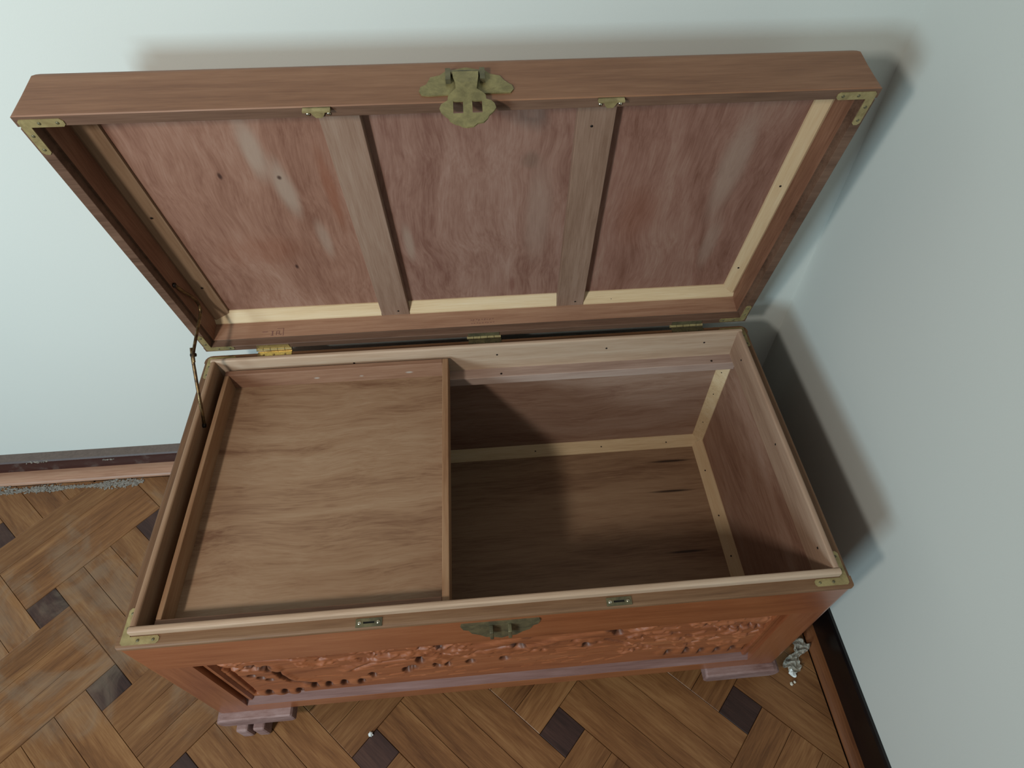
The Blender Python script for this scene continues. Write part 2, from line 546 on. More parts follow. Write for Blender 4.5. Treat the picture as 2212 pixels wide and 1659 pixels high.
def clip(poly, f):
    out = []
    for i in range(len(poly)):
        a, b = poly[i], poly[(i + 1) % len(poly)]
        fa, fb = f(a), f(b)
        if fa >= 0:
            out.append(a)
        if (fa >= 0) != (fb >= 0):
            out.append(a + (b - a) * (fa / (fa - fb)))
    return out


SHARED = {}


def floor_piece(name, p0, p1, q0, q1, along_p, mat):
    c = O2 + U * ((p0 + p1) / 2 * PV + (q0 + q1) / 2 * QV)
    ax = PV if along_p else QV
    ay = Vector((-ax.y, ax.x))
    L, Bd = ((p1 - p0) * U, (q1 - q0) * U) if along_p else ((q1 - q0) * U, (p1 - p0) * U)
    g = 0.0003
    poly = [c + ax * (sx * (L / 2 - g)) + ay * (sy * (Bd / 2 - g)) for sx, sy in ((-1, -1), (1, -1), (1, 1), (-1, 1))]
    full = all(XMIN < v.x < XMAX and YMIN < v.y < YMAX for v in poly)
    if not full:
        for f in (lambda v: XMAX - v.x, lambda v: YMAX - v.y, lambda v: v.x - XMIN, lambda v: v.y - YMIN):
            if len(poly) >= 3:
                poly = clip(poly, f)
        if len(poly) < 3:
            return
        cc = sum(poly, Vector((0, 0))) / len(poly)
        area = abs(sum(poly[i].x * poly[(i + 1) % len(poly)].y - poly[(i + 1) % len(poly)].x * poly[i].y for i in range(len(poly)))) / 2
        if area < 2e-5:
            return
    key = (name, round(L, 4), round(Bd, 4))
    if full and key in SHARED:
        me = SHARED[key]
    else:
        loc = [((v - c).dot(ax), (v - c).dot(ay)) for v in poly]
        cx = sum(p[0] for p in loc) / len(loc)
        cy = sum(p[1] for p in loc) / len(loc)
        bm = bmesh.new()
        n = len(loc)
        r0 = [bm.verts.new((x, y, -0.006)) for x, y in loc]
        r1 = [bm.verts.new((x, y, -0.0009)) for x, y in loc]
        r2 = []
        for x, y in loc:
            dv = Vector((cx - x, cy - y))
            dv = dv.normalized() * min(0.0012, dv.length * 0.2)
            r2.append(bm.verts.new((x + dv.x, y + dv.y, 0.0)))
        for i in range(n):
            j = (i + 1) % n
            bm.faces.new((r0[i], r0[j], r1[j], r1[i]))
            bm.faces.new((r1[i], r1[j], r2[j], r2[i]))
        bm.faces.new(r2)
        bmesh.ops.recalc_face_normals(bm, faces=bm.faces)
        me = bpy.data.meshes.new(name)
        bm.to_mesh(me)
        bm.free()
        me.materials.append(mat)
        if full:
            SHARED[key] = me
    o = bpy.data.objects.new(name, me)
    COL.objects.link(o)
    o.location = (c.x, c.y, FZ + random.uniform(-0.00015, 0.0))
    o.rotation_euler = (0, 0, math.atan2(ax.y, ax.x))
    o.parent = floor
    return o


for i in range(-6, 9):
    for j in range(-7, 9):
        floor_piece('dark_square', 4 * i, 4 * i + 1, 4 * j, 4 * j + 1, True, M['dark_tile'])
        if (i + j) % 2 == 0:
            for s in range(3):
                floor_piece('floor_plank', 4 * i + 1 + s, 4 * i + 2 + s, 4 * j, 4 * j + 5, False, M['plank'])
                floor_piece('floor_plank', 4 * i, 4 * i + 5, 4 * j - 3 + s, 4 * j - 2 + s, True, M['plank'])

# ------------------------------------------------------------------ the chest body
chest = thing('wooden_chest', (0.5, D / 2, FZ), 'open carved camphor wood chest with its lid raised against the wall', 'chest')
RT, LT = 0.0165, 0.009             # board and lining thickness
vert = lambda e: abs(e.verts[0].co.z - e.verts[1].co.z) > 0.05


def upright(pred):
    return lambda e: vert(e) and pred(e.verts[0].co)


RIMZ = H - 0.006


def rim_board(name, mat, b):
    return board(name, mat, chest, b, 0.004, 3, lambda e: min(v.co.z for v in e.verts) > b[5] - 1e-6)


# front frame: two stiles, top rail, bottom rail with a sloping inner edge
PX0, PX1, PZ0, PZ1 = 0.062, 0.938, 0.046, 0.268
for nm, a, b, corner in (('front_stile', 0.0, PX0, 0.0), ('front_stile', PX1, 1.0, 1.0)):
    bm = bmesh.new()
    box(bm, a, b, 0.0, RT, 0.0, PZ1)
    bev(bm, 0.009, 4, upright(lambda c: abs(c.x - corner) < 1e-5 and abs(c.y) < 1e-5))
    obj(nm, bm, M['lacquer_z'], chest)
bm = bmesh.new()
box(bm, 0.0, 1.0, 0.0, RT, PZ1, RIMZ)
bev(bm, 0.009, 4, lambda e: vert(e) and abs(e.verts[0].co.y) < 1e-5 or (abs(e.verts[0].co.z - e.verts[1].co.z) > 0.02 and abs(e.verts[0].co.y) < 1e-5))
obj('front_top_rail', bm, M['lacquer'], chest)
bm = bmesh.new()
prism(bm, [(0.0, 0.0), (0.0, PZ0 - 0.013), (0.0128, PZ0 + 0.003), (RT, PZ0 + 0.003), (RT, 0.0)], PX0, PX1,
      lambda u, v, a: (a, u, v))
obj('front_bottom_rail', bm, M['lacquer'], chest)
bm = bmesh.new()
prism(bm, [(0.0004, PZ0 - 0.0130), (0.0004, PZ0 - 0.0110), (0.0126, PZ0 + 0.0042), (0.0128, PZ0 + 0.003)], PX0, PX1, lambda u, v, a: (a, u, v))
obj('ledge', bm, M['ledge'], chest)
# bead moulding inside the frame
for nm, pts, a0, a1, fn in (
        ('bead', [(0.004, PZ1), (0.004, PZ1 - 0.006), (0.012, PZ1 - 0.010), (0.0145, PZ1)], PX0, PX1, lambda u, v, a: (a, u, v)),
        ('bead', [(0.006, PX0 + 0.006), (0.006, PX0 + 0.011), (0.0145, PX0 + 0.014), (0.0145, PX0 + 0.004)], PZ0, PZ1 - 0.006, lambda u, v, a: (v, u, a)),
        ('bead', [(0.006, PX1 - 0.006), (0.006, PX1 - 0.011), (0.0145, PX1 - 0.014), (0.0145, PX1 - 0.004)], PZ0, PZ1 - 0.006, lambda u, v, a: (v, u, a))):
    bm = bmesh.new()
    prism(bm, pts, a0, a1, fn)
    obj(nm, bm, M['lacquer'], chest)


# ---- carved panel: a relief of trees, boats, a house and a wave border
def carved_panel():
    NX, NZ = 620, 150
    xs = np.linspace(PX0 + 0.001, PX1 - 0.001, NX)
    zs = np.linspace(PZ0 - 0.003, PZ1 + 0.002, NZ)
    X, Z = np.meshgrid(xs, zs)
    h = np.zeros_like(X)
    cut_tone = np.zeros_like(X)

    def seg(p, q, w, a, pw=2.0):
        nonlocal h
        px, pz = p
        dx, dz = q[0] - px, q[1] - pz
        L2 = dx * dx + dz * dz + 1e-12
        t = np.clip(((X - px) * dx + (Z - pz) * dz) / L2, 0, 1)
        dd = np.sqrt((X - px - t * dx) ** 2 + (Z - pz - t * dz) ** 2)
        h += a * np.exp(-(dd / w) ** pw)

    def line(pts, w, a, pw=2.0):
        nonlocal h, cut_tone
        best = None
        for p, q in zip(pts, pts[1:]):
            px, pz = p
            dx, dz = q[0] - px, q[1] - pz
            L2 = dx * dx + dz * dz + 1e-12
            t = np.clip(((X - px) * dx + (Z - pz) * dz) / L2, 0, 1)
            dd = np.sqrt((X - px - t * dx) ** 2 + (Z - pz - t * dz) ** 2)
            best = dd if best is None else np.minimum(best, dd)
        h += a * np.exp(-(best / w) ** pw)
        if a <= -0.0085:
            cut_tone = np.maximum(cut_tone, np.exp(-(best / (w * 1.15)) ** 4))

    def dot(x, z, rx, rz, a, pw=4.0):
        nonlocal h, cut_tone
        q = ((X - x) / rx) ** 2 + ((Z - z) / rz) ** 2
        h += a * np.exp(-q ** (pw / 2))
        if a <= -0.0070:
            cut_tone = np.maximum(cut_tone, np.exp(-(q * 0.62) ** 2))

    rs = np.random.RandomState(4)
    # ground line shoulders rising towards both ends
    h += 0.0015 * np.exp(-((X - 0.12) / 0.06) ** 2) + 0.0018 * np.exp(-((X - 0.86) / 0.08) ** 2)
    # wave scallops
    for x, z in [(0.101, 0.064), (0.126, 0.060), (0.149, 0.058), (0.180, 0.080), (0.203, 0.078), (0.228, 0.079), (0.256, 0.078),
                 (0.777, 0.086), (0.809, 0.085), (0.836, 0.080), (0.865, 0.077), (0.892, 0.077), (0.917, 0.078)]:
        dot(x - 0.004, z, 0.010, 0.016, 0.0050, 4)
        dot(x + 0.007, z + 0.002, 0.0052, 0.011, -0.0075, 4)
    # house with its curved prow at the left
    line([(0.128, 0.243), (0.155, 0.250), (0.184, 0.236)], 0.006, 0.005)
    line([(0.130, 0.234), (0.182, 0.227)], 0.004, -0.006)
    for x, z in [(0.126, 0.196), (0.134, 0.190), (0.142, 0.198), (0.141, 0.180), (0.118, 0.205), (0.118, 0.145), (0.128, 0.132), (0.108, 0.160)]:
        dot(x, z, 0.006, 0.007, -0.0075)
    dot(0.153, 0.190, 0.010, 0.014, 0.006)
    line([(0.148, 0.168), (0.150, 0.135), (0.158, 0.112), (0.185, 0.094)], 0.0052, -0.0095, 3)
    line([(0.158, 0.160), (0.166, 0.124), (0.195, 0.106)], 0.006, 0.004)
    line([(0.074, 0.236), (0.086, 0.190), (0.084, 0.060)], 0.0035, -0.007)
    # leaf clusters near the top edge
    for c0, c1, n, amp in [(0.19, 0.38, 46, 0.0055), (0.38, 0.46, 26, 0.0065), (0.70, 0.92, 90, 0.0060), (0.085, 0.12, 16, 0.004)]:
        for _ in range(n):
            x = rs.uniform(c0, c1)
            z = rs.uniform(0.185, 0.252) if c0 < 0.6 else rs.uniform(0.115, 0.245)
            a = rs.uniform(-0.8, 0.8)
            s = rs.uniform(0.005, 0.011)
            seg((x - s * math.cos(a), z - s * math.sin(a)), (x + s * math.cos(a), z + s * math.sin(a)), 0.0030, amp * rs.choice([1, 1, -1.1]))
    # long hill ridge, boat hulls and people
    line([(0.250, 0.150), (0.287, 0.186), (0.327, 0.190), (0.372, 0.200)], 0.008, 0.007)
    line([(0.262, 0.142), (0.300, 0.170), (0.370, 0.176)], 0.004, -0.005)
    for x, z in [(0.287, 0.106), (0.343, 0.116), (0.355, 0.128), (0.370, 0.160), (0.407, 0.231), (0.395, 0.128), (0.412, 0.130),
                 (0.449, 0.133), (0.505, 0.133), (0.639, 0.167)]:
        dot(x, z, rs.uniform(0.0040, 0.0075), rs.uniform(0.009, 0.013), -0.010, 4)
        dot(x + rs.uniform(-0.005, 0.005), z + rs.uniform(-0.006, 0.006), 0.004, 0.006, -0.008, 4)
    line([(0.390, 0.165), (0.402, 0.180), (0.416, 0.160), (0.404, 0.142), (0.390, 0.160)], 0.0045, 0.006)
    line([(0.425, 0.192), (0.488, 0.212), (0.535, 0.238)], 0.012, 0.0085, 3)
    line([(0.440, 0.178), (0.500, 0.190), (0.528, 0.200)], 0.0035, -0.005)
    line([(0.540, 0.178), (0.591, 0.212), (0.660, 0.232)], 0.010, 0.0080, 3)
    line([(0.600, 0.236), (0.655, 0.248)], 0.006, 0.006)
    line([(0.662, 0.248), (0.676, 0.236), (0.686, 0.208)], 0.0065, -0.011, 4)
    line([(0.520, 0.196), (0.533, 0.186)], 0.006, -0.009)
    dot(0.541, 0.246, 0.008, 0.006, -0.008)
    for _ in range(30):
        x, z = rs.uniform(0.43, 0.66), rs.uniform(0.155, 0.195)
        dot(x, z, rs.uniform(0.004, 0.009), rs.uniform(0.004, 0.010), rs.choice([0.003, 0.004, -0.004]), 3)
    line([(0.669, 0.186), (0.713, 0.148), (0.772, 0.114), (0.825, 0.100)], 0.0032, -0.005)
    line([(0.660, 0.176), (0.705, 0.138), (0.772, 0.104)], 0.006, 0.002)
    # pavilion at the right
    line([(0.845, 0.222), (0.880, 0.232), (0.915, 0.218)], 0.006, 0.006)
    for x in (0.852, 0.868, 0.884, 0.900, 0.915):
        seg((x, 0.185), (x, 0.208), 0.0035, -0.007)
    # tool marks
    for _ in range(160):
        x, z = rs.uniform(0.08, 0.92), rs.uniform(0.07, 0.25)
        s = rs.uniform(0.006, 0.02)
        a = rs.normal(0.1, 0.25)
        seg((x - s, z - s * a), (x + s, z + s * a), 0.0022, rs.choice([-1, 1]) * 0.0010)
    h = np.clip(np.where(h > 0, h * 0.55, h * 1.35), -0.0130, 0.0050)
    me = bpy.data.meshes.new('carved_panel')
    verts = np.stack([X, 0.0115 - h, Z], -1).reshape(-1, 3)
    idx = np.arange(NX * NZ).reshape(NZ, NX)
    faces = np.stack([idx[:-1, :-1], idx[:-1, 1:], idx[1:, 1:], idx[1:, :-1]], -1).reshape(-1, 4)
    # solid board: rim ring at the back
    vl = verts.tolist()
    fl = faces.tolist()
    ring = list(idx[0, :]) + list(idx[1:, -1]) + list(idx[-1, -2::-1]) + list(idx[-2:0:-1, 0])
    start = len(vl)
    for r in ring:
        v = vl[r]
        vl.append([v[0], 0.0260, v[2]])
    n = len(ring)
    for k in range(n):
        fl.append([ring[k], start + k, start + (k + 1) % n, ring[(k + 1) % n]])
    me.from_pydata(vl, [], fl)
    me.polygons.foreach_set('use_smooth', [True] * len(me.polygons))
    at = me.attributes.new('cut_tone', 'FLOAT', 'POINT')
    at.data.foreach_set('value', np.concatenate([cut_tone.reshape(-1), np.zeros(n)]).astype(np.float32))
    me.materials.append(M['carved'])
    me.update()
    o = bpy.data.objects.new('carved_panel', me)
    COL.objects.link(o)
    o.parent = chest
    o.matrix_parent_inverse = INV[chest.name]
    o['label'] = 'relief carved front panel with boats, house and trees'
    return o


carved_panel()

# side and back boards
bm = bmesh.new()
box(bm, 0.0, 1.0, D - RT, D, 0.0, RIMZ)
bev(bm, 0.012, 4, upright(lambda c: abs(c.y - D) < 1e-5))
obj('back_board', bm, M['lacquer'], chest)
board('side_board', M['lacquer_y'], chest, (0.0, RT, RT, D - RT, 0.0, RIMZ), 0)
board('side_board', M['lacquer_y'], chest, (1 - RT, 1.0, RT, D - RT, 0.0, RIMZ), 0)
# worn rim on top of the boards, rounded at its outer edge
bm = bmesh.new()
box(bm, 0.0, 1.0, 0.0, RT, RIMZ, H)
bev(bm, 0.0045, 3, lambda e: (abs(e.verts[0].co.y) < 1e-6 and abs(e.verts[1].co.y) < 1e-6) and max(v.co.z for v in e.verts) > H - 1e-6)
obj('front_rim', bm, M['rim'], chest)
bm = bmesh.new()
box(bm, 0.0, 1.0, D - RT, D, RIMZ, H)
bev(bm, 0.012, 4, lambda e: abs(e.verts[0].co.z - e.verts[1].co.z) > 0.004 and abs(e.verts[0].co.y - D) < 1e-5)
obj('back_rim', bm, M['rim'], chest)
for a, b in ((0.0, RT), (1 - RT, 1.0)):
    out = a if a == 0 else b
    bm = bmesh.new()
    box(bm, a, b, RT, D - RT, RIMZ, H)
    bev(bm, 0.004, 3, lambda e: abs(e.verts[0].co.x - out) < 1e-6 and abs(e.verts[1].co.x - out) < 1e-6 and min(v.co.z for v in e.verts) > H - 1e-6)
    obj('side_rim', bm, M['rim_y'], chest)

# lining boards: a raised lip all round, rounded on top
LZ0, LZ1 = 0.312, H + 0.012


def lip(name, mat, pts, a0, a1, fn):
    bm = bmesh.new()
    prism(bm, pts, a0, a1, fn)
    return obj(name, bm, mat, chest)


def lip_profile(o, s):
    i = o + s * LT
    r = 0.0032
    pts = [(o, LZ0), (o, LZ1 - r)]
    for q in range(1, 4):
        an = math.pi / 2 * q / 3
        pts.append((o + s * r * (1 - math.cos(an)), LZ1 - r + r * math.sin(an)))
    for q in range(0, 3):
        an = math.pi / 2 * q / 3
        pts.append((i - s * r + s * r * math.sin(an), LZ1 - r + r * math.cos(an)))
    pts += [(i, LZ1 - r), (i, LZ0)]
    return pts


lip('lining_board', M['lining'], lip_profile(RT, 1), RT, 1 - RT, lambda u, v, a: (a, u, v))
lip('lining_board', M['lining'], lip_profile(D - RT, -1), RT, 1 - RT, lambda u, v, a: (a, u, v))
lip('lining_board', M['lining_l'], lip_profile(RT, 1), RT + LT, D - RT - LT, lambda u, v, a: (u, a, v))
lip('lining_board', M['lining_y'], lip_profile(1 - RT, -1), RT + LT, D - RT - LT, lambda u, v, a: (u, a, v))

# inside of the box below the lining
FT = 0.010
board('bottom_board', M['chest_floor'], chest, (RT, 1 - RT, RT + 0.010, D - RT, 0.001, FT), 0)
board('inner_panel', M['inner_x'], chest, (RT, 1 - RT, D - RT - 0.002, D - RT, FT, LZ0), 0)
board('inner_panel', M['inner_x'], chest, (RT, 1 - RT, RT + 0.010, RT + 0.012, FT, LZ0), 0)
board('inner_panel', M['inner_y'], chest, (1 - RT - 0.002, 1 - RT, RT + 0.012, D - RT - 0.002, FT, LZ0), 0)
board('inner_panel', M['inner_y'], chest, (RT, RT + 0.002, RT + 0.012, D - RT - 0.002, FT, LZ0), 0)
IX0, IX1, IY0, IY1 = RT + 0.002, 1 - RT - 0.002, RT + 0.012, D - RT - 0.002
bl = 0.021


def tri(name, mat, pts, a0, a1, fn, parent=None, inverse=True):
    bm = bmesh.new()
    prism(bm, pts, a0, a1, fn)
    return obj(name, bm, mat, parent or chest, inverse)


tri('floor_batten', M['pale'], [(IY1, FT), (IY1 - bl, FT), (IY1 - bl, FT + 0.002), (IY1 - 0.002, FT + bl), (IY1, FT + bl)], IX0, IX1, lambda u, v, a: (a, u, v))
tri('floor_batten', M['pale'], [(IY0, FT), (IY0 + bl, FT), (IY0 + 0.002, FT + bl), (IY0, FT + bl)], IX0, IX1, lambda u, v, a: (a, u, v))
tri('floor_batten', M['pale_y'], [(IX1, FT), (IX1 - bl, FT), (IX1 - bl, FT + 0.002), (IX1 - 0.002, FT + bl), (IX1, FT + bl)], IY0, IY1 - 0.016, lambda u, v, a: (u, a, v))
tri('floor_batten', M['pale_y'], [(IX0, FT), (IX0 + bl, FT), (IX0 + 0.002, FT + bl), (IX0, FT + bl)], IY0, IY1 - 0.016, lambda u, v, a: (u, a, v))
tri('corner_batten', M['pale'], [(IX1, IY1), (IX1 - 0.019, IY1), (IX1 - 0.019, IY1 - 0.0015), (IX1 - 0.0015, IY1 - 0.019), (IX1, IY1 - 0.019)], FT + 0.012, 0.285, lambda u, v, a: (u, v, a))
tri('corner_batten', M['pale'], [(IX1, IY0), (IX1 - 0.019, IY0), (IX1, IY0 + 0.019)], FT + 0.012, 0.300, lambda u, v, a: (u, v, a))
board('tray_rail', M['rail'], chest, (IX0, IX1, D - RT - 0.031, IY1, LZ0 - 0.020, LZ0), 0.001)
board('tray_rail', M['rail'], chest, (IX0, IX1, IY0, RT + 0.026, LZ0 - 0.020, LZ0), 0.001)


# ---- feet: a bar with rounded ends on a claw of two toes
def foot(x0, x1, side, ydir, y0):
    f = bmesh.new()
    n = 7
    pts = []
    zt, zb = 0.0, -0.036
    r = 0.014
    for q in range(n):
        an = math.pi * 1.5 - math.pi * q / (n - 1)
        pts.append((x0 + r + r * math.cos(an), (zt + zb) / 2 + (zt - zb) / 2 * math.sin(an)))
    pts += [(x1 - 0.003, zt), (x1, zt - 0.004), (x1, zb + 0.006), (x1 - 0.006, zb)]
    if side > 0:
        pts = [(x0 + x1 - u, v) for u, v in pts]
    ya, yb = (y0, y0 + 0.075) if ydir > 0 else (y0 - 0.075, y0)
    prism(f, pts, ya, yb, lambda u, v, a: (u, a, v))
    bev(f, 0.003, 2, lambda e: abs(e.verts[0].co.y - e.verts[1].co.y) < 1e-6)
    bar = obj('foot', f, M['foot'], chest)
    xc = x0 + 0.052 if side < 0 else x1 - 0.052
    s = ydir
    bm = bmesh.new()
    cx0, cx1 = xc - 0.020, xc + 0.026
    box(bm, cx0, cx1, min(y0 + s * 0.016, y0 + s * 0.062), max(y0 + s * 0.016, y0 + s * 0.062), FZ, zb + 0.002)
    bev(bm, 0.006, 3)
    obj('claw', bm, M['foot'], bar, False)
    if side > 0:
        return bar
    for tx in (xc - 0.015, xc + 0.014):
        bm = bmesh.new()
        box(bm, tx - 0.0105, tx + 0.0105, min(y0 - s * 0.010, y0 + s * 0.022), max(y0 - s * 0.010, y0 + s * 0.022), FZ, zb + 0.001)
        bev(bm, 0.004, 2)
        obj('toe', bm, M['foot'], bar, False)
    return bar


FEET = [foot(-0.004, 0.128, -1, 1, -0.014), foot(0.868, 1.008, 1, 1, -0.014),
        foot(0.0, 0.13, -1, -1, D), foot(0.87, 1.0, 1, -1, D)]

# ---- brass on the body
BR_SCREW = None


def screw(parent, loc, r=0.0022, mat=None, normal='z', name='screw', inverse=True, h=0.0010):
    bm = bmesh.new()
    bmesh.ops.create_uvsphere(bm, u_segments=10, v_segments=6, radius=r)
    for v in bm.verts:
        v.co.z *= h / r
    if normal == 'y':
        bmesh.ops.rotate(bm, verts=bm.verts, cent=(0, 0, 0), matrix=Matrix.Rotation(math.pi / 2, 3, 'X'))
    if normal == 'x':
        bmesh.ops.rotate(bm, verts=bm.verts, cent=(0, 0, 0), matrix=Matrix.Rotation(math.pi / 2, 3, 'Y'))
    bmesh.ops.translate(bm, verts=bm.verts, vec=loc)
    o = obj(name, bm, mat or M['iron'], parent, inverse, smooth=True)
    return o


def bracket(parent, cx, cy, sx, sy, z, dz, inverse=True, leg=0.049, w=0.0105, screws=True, sign=1):
    """L-shaped corner plate with its outer corner at (cx, cy), legs pointing along sx and sy."""
    r = 0.003
    pts = [(0, r), (r, 0), (leg - r, 0), (leg, r), (leg, w - r), (leg - r, w), (w, w), (w, leg - r), (w - r, leg), (r, leg), (0, leg - r)]
    bm = bmesh.new()
    prism(bm, [(cx + sx * u, cy + sy * v) for u, v in pts], z, z + dz, lambda u, v, a: (u, v, a))
    o = obj('corner_bracket', bm, M['bracket'], parent, inverse)
    if screws:
        for u, v in ((leg * 0.45, w / 2), (leg * 0.85, w / 2), (w / 2, leg * 0.45), (w / 2, leg * 0.85)):
            screw(o if parent is chest else parent, (cx + sx * u, cy + sy * v, z + (dz if sign > 0 else 0)), 0.0021, M['brass_dark'], 'z', 'screw', inverse=False)
    return o


for cx, cy, sx, sy in ((0.0055, 0.0045, 1, 1), (0.9945, 0.0045, -1, 1), (0.0055, D - 0.0045, 1, -1), (0.9945, D - 0.0045, -1, -1)):
    o = bracket(chest, cx, cy, sx, sy, H - 0.0003, 0.0012)

for x in (0.327, 0.6665):
    bm = bmesh.new()
    hw, y0, y1 = 0.0175, 0.0022, 0.0135
    sw, sy0, sy1 = 0.0075, 0.0064, 0.0092
    for b in ((x - hw, x - sw, y0, y1), (x + sw, x + hw, y0, y1), (x - sw, x + sw, y0, sy0), (x - sw, x + sw, sy1, y1)):
        box(bm, b[0], b[1], b[2], b[3], H - 0.0004, H + 0.0010)
    bmesh.ops.remove_doubles(bm, verts=bm.verts, dist=1e-6)
    o = obj('strike_plate', bm, M['brass_dark'], chest)
    bm = bmesh.new()
    box(bm, x - sw, x + sw, sy0, sy1, H - 0.0004, H + 0.0002)
    obj('key_slot_fill', bm, M['slot'], o, False)  # near-black fill, painted as the shade inside the slot
    for dx in (-0.0125, 0.0125):
        screw(o, (x + dx, 0.0078, H + 0.0011), 0.0028, M['steel'], 'z', inverse=False, h=0.0012)

# clasp plate on the body front: half-moon with two staples
cxp = 0.5025
pts = [(-0.0535, 0.3500), (0.0535, 0.3500)]
lower = [(0.0550, 0.344), (0.052, 0.330), (0.045, 0.326), (0.041, 0.312), (0.030, 0.304), (0.022, 0.293), (0.010, 0.290), (0.0, 0.284)]
pts += lower + [(-u, v) for u, v in lower[-2::-1]]
bm = bmesh.new()
prism(bm, [(cxp + u, v) for u, v in pts], -0.0022, 0.0008, lambda u, v, a: (u, a, v))
plate = obj('clasp_plate', bm, M['brass_dark'], chest)
for x in (0.4895, 0.5150):
    bm = bmesh.new()
    box(bm, x - 0.0026, x + 0.0026, -0.0135, -0.0018, 0.3150, 0.3420)
    bev(bm, 0.0012, 2)
    o = obj('staple', bm, M['brass_dark'], plate, False)

# hinges on the back rim
for x0, mat in ((0.0885, M['brass_bright']), (0.470, M['brass_dark']), (0.8535, M['brass_dark'])):
    L = 0.0635
    bm = bmesh.new()
    box(bm, x0 + 0.003, x0 + L, D - 0.0125, D + 0.003, H - 0.0002, H + 0.0012)
    h = obj('hinge', bm, mat, chest)
    n = 5
    for k in range(n):
        bm = bmesh.new()
        a, b = x0 + L * k / n + 0.0004, x0 + L * (k + 1) / n - 0.0004
        tube(bm, [(a, D + 0.0062, H + 0.0032), (b, D + 0.0062, H + 0.0032)], 0.0031, 12)
        obj('knuckle', bm, mat if mat is M['brass_bright'] else M['bracket'], h, False)  # lighter brass on the dark hinges stands in for the knuckle highlight
    for dx in (0.014, 0.032, 0.052):
        screw(h, (x0 + dx, D - 0.006, H + 0.0013), 0.0021, mat, 'z', inverse=False)

# nails in the lining
for x in (0.263, 0.524, 0.729, 0.916):
    screw(chest, (x, D - RT - LT, 0.350), 0.0020, M['iron'], 'y', 'nail')
for y, z in ((0.439, 0.347), (0.065, 0.353), (0.25, 0.350)):
    screw(chest, (1 - RT - LT, y, z), 0.0020, M['iron'], 'x', 'nail')
for x in (0.53, 0.935):
    screw(chest, (x, D - 0.040, LZ0), 0.0022, M['iron'], 'z', 'nail')
for x in (0.60, 0.75, 0.90):
    screw(chest, (x, IY1 - 0.0115, FT + 0.0115), 0.0018, M['iron'], 'z', 'nail')
for y in (0.40, 0.29, 0.20):
    screw(chest, (IX1 - 0.0115, y, FT + 0.0115), 0.0020, M['iron'], 'z', 'nail')
for z in (0.09, 0.19, 0.26):
    screw(chest, (IX1 - 0.010, IY1 - 0.010, z), 0.0017, M['iron'], 'y', 'nail')

# ------------------------------------------------------------------ the lid (own frame: x along the hinge, -y away from it, z up through the lid)
LO = Vector((0.0, D + 0.0074, H + 0.0035))
bm = bmesh.new()
LW = 0.018
box(bm, LW, 1 - LW, -(D - LW), -LW, 0.0615, T - 0.0005)
lid = obj('lid', bm, M['lacquer'], chest)
lid.location = LO
lid.rotation_euler = (-TH, 0, 0)
lid['label'] = 'raised lid with plain pink wood underside'


def lidpart(name, bm, mat, smooth=False):
    return obj(name, bm, mat, lid, False, smooth)


def wall_profile():
    r = 0.010
    pts = [(0.0, 0.0012), (0.0012, 0.0), (0.0140, 0.0), (0.0145, 0.0005), (0.0145, 0.0125), (LW, 0.0125), (LW, T)]
    for q in range(0, 6):
        an = math.pi / 2 * q / 5
        pts.append((r - r * math.sin(an), T - r + r * math.cos(an)))
    return pts


prof = wall_profile()


def soft_ends(bm):
    """Round the two upper corners of a long lid board."""
    for v in bm.verts:
        t = (v.co.z - (T - 0.0150)) / 0.0150
        if t > 0:
            k = 0.019 * t ** 1.3
            v.co.x = min(max(v.co.x, k), 1 - k)


def rim_faces(o):
    """Worn brown wood on the rim that meets the body; the inside stays raw."""
    o.data.materials.append(M['rim_lid'])
    for p in o.data.polygons:
        if p.center.z < 0.0126 and len(p.vertices) < 8:
            p.material_index = 1
    return o


def corner_round(bm, r, pred):
    bm.normal_update()
    es = [e for e in bm.edges if abs(e.verts[0].co.z - e.verts[1].co.z) > 0.03 and pred(e.verts[0].co) and pred(e.verts[1].co)]
    if es:
        bmesh.ops.bevel(bm, geom=es, offset=r, segments=4, profile=0.5, affect='EDGES')


bm = bmesh.new()
prism(bm, prof, 0.0, 1.0, lambda u, v, a: (a, -D + u, v))
corner_round(bm, 0.006, lambda c: abs(c.y + D) < 1e-5 and (c.x < 1e-5 or c.x > 1 - 1e-5))
soft_ends(bm)
rim_faces(lidpart('lid_front_board', bm, M['lid_band']))
bm = bmesh.new()
prism(bm, prof, 0.0, 1.0, lambda u, v, a: (a, -u, v))
corner_round(bm, 0.010, lambda c: abs(c.y) < 1e-5 and (c.x < 1e-5 or c.x > 1 - 1e-5))
soft_ends(bm)
rim_faces(lidpart('lid_back_board', bm, M['lid_back']))
bm = bmesh.new()
prism(bm, prof, -(D - LW), -LW, lambda u, v, a: (u, a, v))
rim_faces(lidpart('lid_side_board', bm, M['lid_side']))
bm = bmesh.new()
prism(bm, prof, -(D - LW), -LW, lambda u, v, a: (1 - u, a, v))
rim_faces(lidpart('lid_side_board', bm, M['lid_side']))

PH = 0.060
for nm, a, b, mat in (('lid_panel', LW, 0.3415, M['panel_a']), ('lid_panel', 0.3420, 0.6665, M['panel_b']), ('lid_panel', 0.6670, 1 - LW, M['panel_c'])):
    bm = bmesh.new()
    box(bm, a, b, -(D - LW), -LW, PH, PH + 0.0020)
    lidpart(nm, bm, mat)
